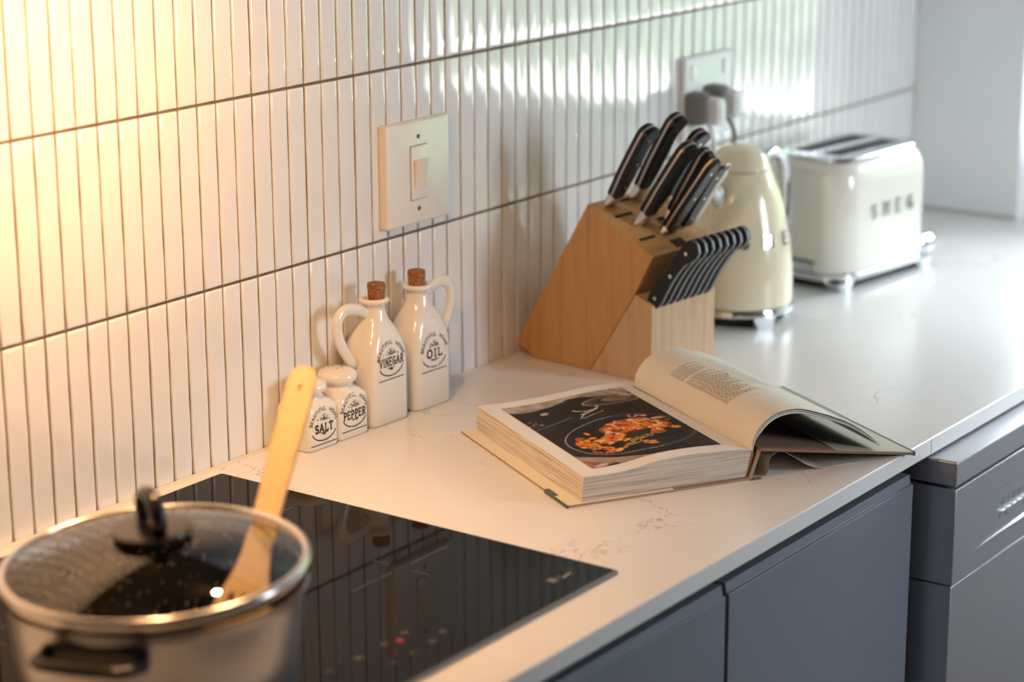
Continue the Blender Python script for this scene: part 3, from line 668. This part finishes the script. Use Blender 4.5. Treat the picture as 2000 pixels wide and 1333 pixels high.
for sgn in (-1, 1):
    b = MB(); b.loft([[(a, sgn * .0014, q) for a, q in poly], [(a, sgn * .0042, q) for a, q in poly], [(a * .92, sgn * .0052, q * .985 + .0008) for a, q in poly]]); parts.append(b.build('scale', M_black, t0, smooth=35))
b = MB(); b.loft([[(a * 1.035, yy, q) for a, q in poly] for yy in (-.0014, .0014)]); parts.append(b.build('tang', M_tang_grey, t0, smooth=35))
for q in (.0125, .052, .0915):
    b = MB()
    for sg in (-1,): b.loft([[(.0003 + .0026 * math.cos(k * math.pi / 8), sg * yy, q + .0026 * math.sin(k * math.pi / 8)) for k in range(16)] for yy in (.0045, .0056)])
    parts.append(b.build('rivet', M_steel, t0, smooth=40))
for i in range(1, 8):
    t = steak(i); t['label'] = steak_label(i)
    for p in parts:
        c = p.copy(); COL.objects.link(c); c.parent = t

# ================================================================== COOKBOOK
t = thing('open_cookbook', 'thick open cookbook showing a roast chicken photo on the worktop', 'book', (.3806, -.3987, H), math.atan2(-.505, .863))
LV = .292
b = MB(); b.loft([rrect(.1092, LV / 2, .001, z, cx=.1092, cy=LV / 2) for z in (.0010, .0034)]); lc = b.build('left_cover', [M_boardcut], t)
b = MB(); b.loft([rrect(.1100, LV / 2 + .0008, .0012, z, cx=.1092, cy=LV / 2) for z in (.0002, .0010)]); b.build('dust_jacket', M_jacket, lc)
b = MB(); b.box(.0, .126, .0004, LV - .0006, .00345, .0039); b.build('jacket_flap', M_jacket_yellow, lc)
b = MB(); b.box(-.0012, .0045, .034, .058, .0002, .0043); b.box(-.0012, .0010, .0, .034, .0002, .0036); b.build('jacket_print', M_jacket_green, lc)
def left_prof(k):   # k 0 near .. 1 far
    n_ = [(.0205, .0318), (.045, .0312), (.0685, .0318), (.090, .0348), (.1108, .0380), (.150, .0392), (.1872, .0378), (.208, .0362), (.2205, .0345), (.2236, .0325)]
    f_ = [(.0205, .0322), (.045, .0318), (.0685, .0320), (.0996, .0332), (.130, .0358), (.162, .0382), (.190, .0384), (.2028, .0376), (.2180, .0335), (.2236, .0300)]
    return [(lerp(a[0], c[0], k), lerp(a[1], c[1], k)) for a, c in zip(n_, f_)]
V0, V1 = .0045, .2870
b = MB(); rings = []
for k in range(9):
    q = k / 8; v = lerp(V0, V1, q); pr_ = smooth_path(left_prof(q), 4)
    rings.append([(.0175, v, .0042)] + [(a, v, z - .0004) for a, z in pr_] + [(.2215, v, .016), (.2165, v, .0042)])
b.loft(rings); blk = b.build('left_pages', M_edge, t, smooth=40)
b = MB(); rings = []
for k in range(9):
    q = k / 8; v = lerp(V0 - .0006, V1 + .0004, q); pr_ = smooth_path(left_prof(q), 4); pr_[0] = (.0200, pr_[0][1])
    rings.append([(a, v, z) for a, z in pr_] + [(a, v, z - .0005) for a, z in pr_[::-1]])
b.loft(rings); lp = b.build('open_left_page', M_paper, t, smooth=40)
def left_z(uu, vv):
    q = min(1, max(0, (vv - V0) / (V1 - V0))); return interp([(a, z) for a, z in left_sm[round(q * 40)]], uu)
left_sm = [smooth_path(left_prof(k / 40), 4) for k in range(41)]

# the printed photograph: painted point by point as flat colour patches (a roast chicken in a round dark pan)
import mathutils.noise as MN
def nz(x, y, s, seed=0): return MN.noise(Vector((x * s, y * s, seed * 7.3)))
def mixc(a, c, k): k = max(0, min(1, k)); return tuple(lerp(p, q, k) for p, q in zip(a, c))
def sm(x, a, c): x = max(0, min(1, (x - a) / (c - a))); return x * x * (3 - 2 * x)
def ell(s, t_, cx, cy, rx, ry, ang=0):
    c_, s_ = math.cos(ang), math.sin(ang); dx, dy = s - cx, (t_ - cy) * 1.5
    return math.hypot((dx * c_ + dy * s_) / rx, (-dx * s_ + dy * c_) / ry)
veg = []
rv = random.Random(21)
for k in range(44):
    a = rv.uniform(0, 6.28); veg.append((.22 + rv.gauss(0, .055), .30 + rv.gauss(0, .09), rv.uniform(.024, .05), rv.uniform(.013, .024), rv.uniform(0, 3.1), rv.random()))
for k in range(16): veg.append((rv.uniform(.26, .62), .19 + rv.gauss(0, .028), rv.uniform(.02, .05), rv.uniform(.009, .018), rv.uniform(-.5, .6), rv.random()))
veg += [(.90, .315, .045, .026, 0, .35), (.885, .345, .03, .016, 0, .1), (.33, .155, .045, .026, .5, .5), (.16, .335, .04, .018, .2, .1)]
def paint(s, t_):
    dark = (.016, .013, .013); c = mixc(dark, (.030, .024, .022), .5 + nz(s, t_, 6) * .8)
    # tray of pale wood at the lower left, cloth
    e = t_ - (.185 - s * .42) + nz(s, t_, 9) * .006
    if e < 0: c = mixc((.33, .24, .19), (.42, .32, .26), .5 + nz(s * .3, t_, 40)); 
    if e < -.075 and s < .30: c = mixc((.24, .10, .055), (.40, .20, .12), .5 + nz(s, t_, 22))
    if ell(s, t_, .09, .022, .06, .022, .3) < 1: c = (.55, .50, .52)
    if ell(s, t_, .17, .0, .05, .03, .2) < 1: c = (.02, .025, .04)
    # linen napkin at the top
    e = t_ - (.915 - .03 * math.sin(s * 9) + (s - .5) * .03 + nz(s, t_, 10) * .02)
    if e > 0: c = mixc((.30, .25, .21), (.50, .42, .36), .5 + nz(s, t_, 14) * 1.2)
    if e > 0 and e < .012: c = (.12, .10, .09)
    # wooden-board line on the left
    d = abs(t_ - (.605 + s * .27)); 
    if d < .004 and s < .36: c = (.20, .16, .14)
    # cup and glass at the upper right
    q = ell(s, t_, .78, .835, .235, .100)
    if q < 1: c = mixc((.030, .024, .024), (.10, .085, .08), sm(q, .4, 1)) if q < .93 else (.34, .30, .28)
    q = ell(s, t_, .83, .842, .125, .060)
    if q < 1: c = mixc((.26, .17, .11), (.16, .10, .065), .5 + nz(s, t_, 18))
    if ell(s, t_, .94, .885, .06, .03, -.3) < 1: c = (.45, .43, .45)
    q = ell(s, t_, .53, .79, .105, .085)
    if .80 < q < 1 and t_ < .79: c = (.42, .38, .37)
    # cutlery
    for (x0, y0, x1, y1, w) in ((.44, .70, .60, .745, .011), (.40, .655, .50, .735, .005), (.42, .65, .62, .70, .004)):
        L = math.hypot(x1 - x0, y1 - y0); k = ((s - x0) * (x1 - x0) + (t_ - y0) * (y1 - y0)) / L / L
        if 0 < k < 1 and abs((s - x0) * (y1 - y0) - (t_ - y0) * (x1 - x0)) / L < w * (1.2 - .6 * k): c = mixc((.55, .48, .42), (.30, .25, .22), nz(s, t_, 30) + .5)
    if ell(s, t_, .225, .822, .035, .028, .4) < 1: c = (.50, .36, .24)
    if s < .12 and .66 < t_ < .74 and nz(s, t_, 60, 3) > .22: c = (.36, .34, .32)
    # pan
    q = ell(s, t_, .56, .335, .500, .395, .13)
    if q < 1: c = mixc((.012, .011, .012), (.028, .026, .028), .5 + nz(s, t_, 20))
    if .975 < q < 1.0: c = (.30, .28, .27) if s < .62 else (.10, .10, .11)
    if .93 < q < .975 and s > .3: c = (.05, .052, .056)
    if q < .93:
        for (x, y, a, r, an, h) in veg:
            g = ell(s, t_, x, y, a, r * 1.25, an)
            if g < 1:
                base = (.85, .27, .02) if h < .35 else (.86, .45, .06) if h < .6 else (.66, .10, .02) if h < .85 else (.34, .30, .07)
                c = mixc(base, tuple(v * .35 for v in base), sm(g, .45, 1) + nz(s, t_, 45) * .6)
        if ell(s, t_, .55, .225, .16, .05, .5) < 1 and nz(s, t_, 34, 2) > 0: c = mixc((.20, .13, .05), (.42, .28, .08), nz(s, t_, 50) + .5)
        # the bird
        w_ = nz(s, t_, 9) * .10
        for (x, y, a, r, an) in ((.60, .425, .225, .150, .12), (.40, .315, .130, .090, .55), (.80, .385, .105, .120, 1.2), (.74, .290, .07, .06, .8)):
            g = ell(s, t_, x, y, a, r, an) + w_
            if g < 1:
                k = .5 + nz(s, t_, 16, 1) * .9 + nz(s, t_, 48, 2) * .5
                c = mixc(mixc((.50, .085, .012), (.86, .30, .05), k), (.20, .035, .012), sm(g, .72, 1.0))
                if nz(s, t_, 26, 5) > .28: c = mixc(c, (.90, .62, .36), .65)
                if nz(s, t_, 20, 8) < -.33: c = (.24, .05, .02)
        g = ell(s, t_, .60, .300, .125, .060, .3) + nz(s, t_, 24) * .35
        if g < .9: c = mixc((.015, .015, .008), (.07, .05, .02), .5 + nz(s, t_, 60))
        for (x, y, a, r, an) in ((.885, .475, .075, .026, .1), (.80, .545, .03, .05, .6)):
            if ell(s, t_, x, y, a, r, an) < 1: c = mixc((.66, .42, .22), (.36, .16, .09), .5 + nz(s, t_, 30))
        if ell(s, t_, .74, .55, .045, .04, .9) < 1 and nz(s, t_, 30, 4) > -.1: c = (.50, .20, .20)
        if ell(s, t_, .945, .43, .03, .03) < 1 and nz(s, t_, 40, 4) > 0: c = (.5, .36, .22)
    return c
NU, NV = 190, 240
vs, fs, cs = [], [], []
for j in range(NV + 1):
    for i in range(NU + 1):
        s_, t_ = i / NU, j / NV; uu = .0405 + .1565 * s_; vv = .0262 + .2400 * t_
        vs.append((uu, vv, left_z(uu, vv) + .00035)); cs.append(paint(s_, t_))
for j in range(NV):
    for i in range(NU): a = j * (NU + 1) + i; fs.append((a, a + 1, a + NU + 2, a + NU + 1))
me = bpy.data.meshes.new('printed_photo'); me.from_pydata(vs, [], fs)
ca_ = me.color_attributes.new('print', 'FLOAT_COLOR', 'POINT'); flat = []
for c in cs: flat += [c[0], c[1], c[2], 1.0]
ca_.data.foreach_set('color', flat)
for p in me.polygons: p.use_smooth = True
M_photo = mat('glossy_photo_print', (1, 1, 1), .5, spec=.12); n, l, p = nt(M_photo); at = n.new('ShaderNodeAttribute'); at.attribute_name = 'print'; l.new(at.outputs['Color'], p.inputs['Base Color'])
me.materials.append(M_photo); o = bpy.data.objects.new('printed_photo', me); COL.objects.link(o); o.parent = lp; o['label'] = 'photo of a roast chicken with vegetables in a dark pan'

# right-hand pages arching over to the lifted cover
RP = smooth_path([(.2238, .0300), (.2246, .0440), (.2300, .0550), (.2400, .0650), (.2547, .0722), (.2728, .0742), (.2904, .0715), (.3223, .0603), (.3493, .0476), (.3750, .0300), (.3920, .0142)], 6)
def arcpos(pts):
    S = [0]
    for a, c in zip(pts, pts[1:]): S.append(S[-1] + math.hypot(c[0] - a[0], c[1] - a[1]))
    return S
RS = arcpos(RP)
def rp(s, off=0):
    s = max(0, min(RS[-1] - 1e-6, s)); i = 0
    while RS[i + 1] < s: i += 1
    k = (s - RS[i]) / (RS[i + 1] - RS[i]); a, c = RP[i], RP[i + 1]; tx, tz = c[0] - a[0], c[1] - a[1]; L = math.hypot(tx, tz)
    return (lerp(a[0], c[0], k) - tz / L * off, lerp(a[1], c[1], k) + tx / L * off)
def sheet(d, th, s1, wob=0):
    b = MB(); rings = []
    for k in range(7):
        v = lerp(V0, V1 - .002, k / 6)
        A = [rp(s1 * q / 60, -(d + wob * math.sin(q / 60 * 3.1)) * min(1, q / 9 + .15) * (1 - .72 * (q / 60) ** 3)) for q in range(61)]; B = [rp(s1 * q / 60, -(d + th + wob * math.sin(q / 60 * 3.1)) * min(1, q / 9 + .15) * (1 - .72 * (q / 60) ** 3)) for q in range(61)]
        rings.append([(a, v, z + .0006 * math.sin(k * 1.0)) for a, z in A] + [(a, v, z + .0006 * math.sin(k * 1.0)) for a, z in B[::-1]])
    b.loft(rings); return b
rpage = sheet(0, .0005, RS[-1] - .002).build('open_right_page', M_paper_in, t, smooth=50)
sheet(.0016, .0009, RS[-1] - .004, .0004).build('page', M_paper, t, smooth=50)
sheet(.0030, .0005, RS[-1] - .003, .0008).build('page', M_paper, t, smooth=50)
sheet(.0042, .0014, RS[-1] - .006).build('page', M_paper, t, smooth=50)
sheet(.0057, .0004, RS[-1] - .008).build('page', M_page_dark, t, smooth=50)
b = MB(); rr = random.Random(9)
def tline(s0, s1, v, w, mbx):
    s = s0
    while s < s1:
        L = rr.uniform(.0018, .0055); e = min(s + L, s1); m = max(2, int((e - s) / .0012))
        P0 = [rp(s + (e - s) * k / m, .0003) for k in range(m + 1)]
        mbx.loft([[(a, v - w / 2, z + .0006 * math.sin((v - V0) / (V1 - V0) * 6)) for a, z in P0], [(a, v + w / 2, z + .0006 * math.sin((v - V0) / (V1 - V0) * 6)) for a, z in P0]], False, False, closed=False)
        s = e + .0011
v = .218
k = 0
while v > .080:
    if k == 7: v -= .0065
    L = rr.choice((.020, .028, .034, .037, .040)) if k < 8 else rr.choice((.026, .034, .040, .046, .048))
    tline(.036, .036 + L, v, .00115, b); v -= .0047; k += 1
b.build('recipe_text', M_text, rpage)
b = MB(); v = .232; k = 0
while v > .118:
    tline(.088, .088 + rr.choice((.03, .038, .045, .05)), v, .0012 if k > 1 else .0022, b); v -= .0056 if k > 1 else .011; k += 1
b.build('recipe_heading', M_text_pale, rpage)
M_flap = mat('book_flap_shaded', (.50, .47, .34), .6)  # cream jacket flap darkened: shade under the arched pages is in its colour
# right cover, lifted at the spine, its paper flap, and the loose jacket curling below it
def ramp_z(uu): return .0352 - (uu - .2315) / (.4330 - .2315) * .0322
b = MB(); b.loft([[(.2315, v, ramp_z(.2315) - .0030), (.4325, v, ramp_z(.4325) - .0030), (.4325, v, ramp_z(.4325)), (.2315, v, ramp_z(.2315))] for v in (.0005, LV)]); rc = b.build('right_cover', M_board, t, bevel=.0006, seg=2)
b = MB(); b.loft([[(.3300, v, ramp_z(.33) + .0001), (.4322, v, ramp_z(.4322) + .0001), (.4322, v, ramp_z(.4322) + .0007), (.3300, v, ramp_z(.33) + .0007)] for v in (.0015, LV - .001)]); b.build('jacket_flap', M_flap, rc)
b = MB(); b.loft([[(.4318, v, ramp_z(.4325) - .0034), (.4342, v, ramp_z(.4325) - .0032), (.4342, v, ramp_z(.4325) + .0012), (.4318, v, ramp_z(.4325) + .0009)] for v in (.0005, LV)]); b.build('jacket_edge', M_jacket_green, rc)
b = MB(); JP = smooth_path([(.2190, .0004), (.2360, .0005), (.2440, .0022), (.2462, .0100), (.2476, .0205), (.2545, .0262), (.2640, .0262), (.2760, .0190), (.2950, .0068), (.3110, .0010), (.3240, .0006), (.3500, .0008), (.3800, .0010), (.4060, .0012), (.4310, .0014)], 5)
rings = []
for k in range(9):
    v = lerp(.004, .286, k / 8); q = k / 8
    A = [(a + .004 * math.sin(q * 3) * (1 if a < .33 else 0), v + .002 * math.sin(a * 60), max(.0003, min(z * (1 - .25 * q), ramp_z(a) - .0036 if a > .2500 else 1))) for a, z in JP]
    rings.append(A + [(x, y, z + .0003) for x, y, z in A[::-1]])
b.loft(rings); b.build('dust_jacket', M_jacket, t, smooth=50)
b = MB(); b.loft([[(.2185, v, .0006), (.2225, v, .0006), (.2345, v, .0330), (.2310, v, .0340)] for v in (.002, LV - .002)]); b.build('spine_board', M_boardcut, t)
b = MB(); b.loft([[(.2168, v, .0045), (.2186, v, .0045), (.2262, v, .0310), (.2240, v, .0325)] for v in (.0040, V1)]); b.build('spine_lining', M_board, t)
b = MB(); b.prism([(.1280, -.0002), (.2350, -.0002), (.2350, .0500), (.1280, .0500)], .0002, .0006, 2); b.prism([(.126, .0006), (.2186, .0006), (.2186, LV), (.126, LV)], .0035, .0041, 2); b.build('cloth_hinge', M_board, lc)

# ================================================================== KETTLE
def solid_text(parent, s, h, fn, gap=.5, bold=.24, depth=.002):
    W = sum(GL[c][0] for c in s) + gap * (len(s) - 1); x = -W * h / 2
    for c in s:
        w, st, se = GL[c]; mb = MB()
        for k in st:
            pts = [(x + a * h, -h / 2 + q * h) for a, q in k]
            for (x0, y0), (x1, y1) in zip(pts, pts[1:]):
                L = math.hypot(x1 - x0, y1 - y0)
                if L < 1e-9: continue
                dx, dy = (x1 - x0) / L, (y1 - y0) / L; e = h * bold * .5; nx, ny = -dy * e, dx * e
                q4 = [(x0 - dx * e - nx, y0 - dy * e - ny), (x1 + dx * e - nx, y1 + dy * e - ny), (x1 + dx * e + nx, y1 + dy * e + ny), (x0 - dx * e + nx, y0 - dy * e + ny)]
                mb.loft([[fn(a, q, 0) for a, q in q4], [fn(a, q, depth) for a, q in q4]])
        mb.build('chrome_letter', M_chrome, parent); x += (w + gap) * h
KX, KY = 1.1865, -.1360
t = thing('electric_kettle', 'rounded cream enamel kettle with chrome handle and base beside the knife block', 'kettle', (KX, KY, H))
KP = [(.0255, .0700), (.0265, .0752), (.030, .0768), (.060, .0765), (.095, .0738), (.125, .0695), (.150, .0642), (.170, .0588), (.187, .0530), (.200, .0478), (.2090, .0440), (.2105, .0425)]
b = MB(); b.lathe(smooth_path(KP, 3), 64); kb = b.build('body', M_cream, t, smooth=50)
b = MB(); b.lathe(smooth_path([(.2115, .0410), (.2120, .0432), (.2150, .0425), (.2260, .0372), (.2360, .0285), (.2420, .0180), (.2445, .0080), (.2450, .0015)], 3), 64); ld = b.build('lid', M_cream, t, smooth=50)
b = MB(); b.lathe([(.2098, .0418), (.2120, .0418)], 64); b.build('lid_seam', M_chrome, kb)
b = MB(); b.lathe([(.0150, .0770), (.0160, .0792), (.0210, .0792), (.0245, .0778), (.0258, .0745)], 64)
for a in (-121, -31, 59, 149):
    c, s = math.cos(math.radians(a)), math.sin(math.radians(a))
    b.loft([[(r * c - w * s, r * s + w * c, z) for r, w in ((.060, -q), (.0785 + d, -q), (.0785 + d, q), (.060, q))] for z, q, d in ((.0003, .0105, .001), (.003, .0115, .001), (.0165, .018, 0))])
bs = b.build('base', M_chrome, t, smooth=40)
b = MB(); b.lathe([(.004, .066), (.0150, .070)], 48); b.build('base_underside', M_dark, bs)
b = MB(); b.tube(smooth_path([(.046, 0, .196), (.056, 0, .2100), (.078, 0, .2190), (.102, 0, .2160), (.121, 0, .2030), (.131, 0, .180), (.1345, 0, .150), (.1345, 0, .120), (.131, 0, .0980), (.124, 0, .0900)], 6), .0088, 16, flat=.9, up=(0, 1, 0)); b.build('handle', M_chrome, t, smooth=70)
b = MB(); b.tube(smooth_path([(-.048, 0, .176), (-.066, 0, .190), (-.082, 0, .200)], 5), [.018, .0175, .0165, .016, .0155, .015, .014, .0135, .013, .0125, .012], 20, flat=.7, up=(0, 1, 0)); b.build('spout', M_chrome, t, smooth=60)
b = MB(); kr = lambda z: interp([(z_, r_) for z_, r_ in smooth_path(KP, 3)], z)
def kfn(a, q, d):
    z = .1215 + q; r = kr(z) + .0004 + d; th = math.radians(-101) + a / .073
    return (r * math.cos(th), r * math.sin(th), z)
solid_text(kb, 'SMEG', .0160, kfn, gap=1.45)

# ================================================================== TOASTER
TR = math.radians(-6.3)
t = thing('toaster', 'cream two-slot toaster with chrome top plate at the far end of the worktop', 'toaster', (1.5130, -.1300, H), TR)
hx, hy = .1225, .0800
b = MB(); rings = []
for z, i in ((.0240, .004), (.0248, .0012), (.028, 0), (.120, 0), (.150, .0004), (.164, .0018), (.174, .0045), (.1810, .0085), (.1860, .0140), (.1880, .0200)): rings.append(rrect(hx - i, hy - i, .0450 - i * .5, z, n=12))
b.loft(rings); tb = b.build('body', M_cream_light, t, smooth=50)
b = MB(); rings = [rrect(hx - .0130 - i, hy - .0130 - i, .034, z, n=10) for z, i in ((.1872, 0), (.1905, 0), (.1925, .0016), (.1930, .004))]; b.loft(rings)
tp = b.build('top_plate', M_chrome, t, smooth=40)
for yy in (-.0265, .0265):
    b = MB(); b.loft([rrect(.080, .0165, .003, z, cx=.002, cy=yy) for z in (.1926, .1934)]); b.build('bread_slot', M_dark, tp)
    b = MB(); b.loft([[(p[0], p[1], z) for p in rrect(.0820, .0185, .004, 0, cx=.002, cy=yy)] for z in (.1924, .19315)]); b.build('slot_rim', M_chrome, tp)
b = MB(); b.loft([rrect(hx + .001 - i, hy + .001 - i, .046, z, n=12) for z, i in ((.0125, .003), (.0135, .0), (.0220, 0), (.0245, .0035))])
for sx in (-1, 1):
    for sy in (-1, 1):
        cx, cy = sx * (hx - .017), sy * (hy - .014)
        b.loft([[(cx + p[0], cy + p[1], z) for p in rrect(q, .0130, .004, 0)] for z, q in ((.0003, .0120), (.003, .0130), (.0135, .0225))])
bs = b.build('base', M_chrome, t, smooth=40)
b = MB(); b.loft([rrect(hx - .008, hy - .008, .045, z) for z in (.0060, .0128)]); b.build('underside', M_dark, bs)
b = MB()   # crumb tray arch on the end towards the kettle
ap = [(q, z) for q, z in smooth_path([(-.046, .0245), (-.044, .0330), (-.034, .0392), (0, .0400), (.034, .0392), (.044, .0330), (.046, .0245)], 4)]
b.tube([(-hx - .0008 + .008 * max(0, abs(q) - .026) / .02, q, z) for q, z in ap], .0026, 8, up=(1, 0, 0)); b.build('tray_outline', M_greyplast, tb)
b = MB(); b.loft([[(-hx - .0012, q, .0246), (-hx - .0012, q, .0372 - max(0, abs(q) - .028) * .3), (-hx + .01, q, .0372), (-hx + .01, q, .0246)] for q in (-.030, -.015, 0, .015, .030)]); b.build('crumb_tray', M_chrome, t, smooth=30)
b = MB(); b.box(-hx - .0020, -hx - .0008, .012, .024, .0262, .0330); b.build('tray_opening', M_dark, tb)
b = MB(); tf = lambda a, q, d: (a + .006, -hy - .0003 - d, .110 + q)
solid_text(tb, 'SMEG', .0185, tf, gap=1.0, bold=.2)
b = MB(); b.loft([[(x, r * math.cos(2 * math.pi * k / 28) - .045, .0240 + r * math.sin(2 * math.pi * k / 28)) for k in range(28)] for x, r in ((hx - .006, .0150), (hx + .012, .0150), (hx + .016, .0185), (hx + .038, .0170), (hx + .042, .0130))]); b.build('browning_knob', M_chrome, t, smooth=40)
b = MB(); b.box(hx - .001, hx + .0015, -.0035, .0035, .060, .150, 0); b.build('lever_track', M_dark, tb)
b = MB(); b.loft([rrect(.012, .015, .006, z, cx=hx + .010) for z in (.128, .131, .137, .140)]); b.build('lever', M_chrome, t, smooth=40)
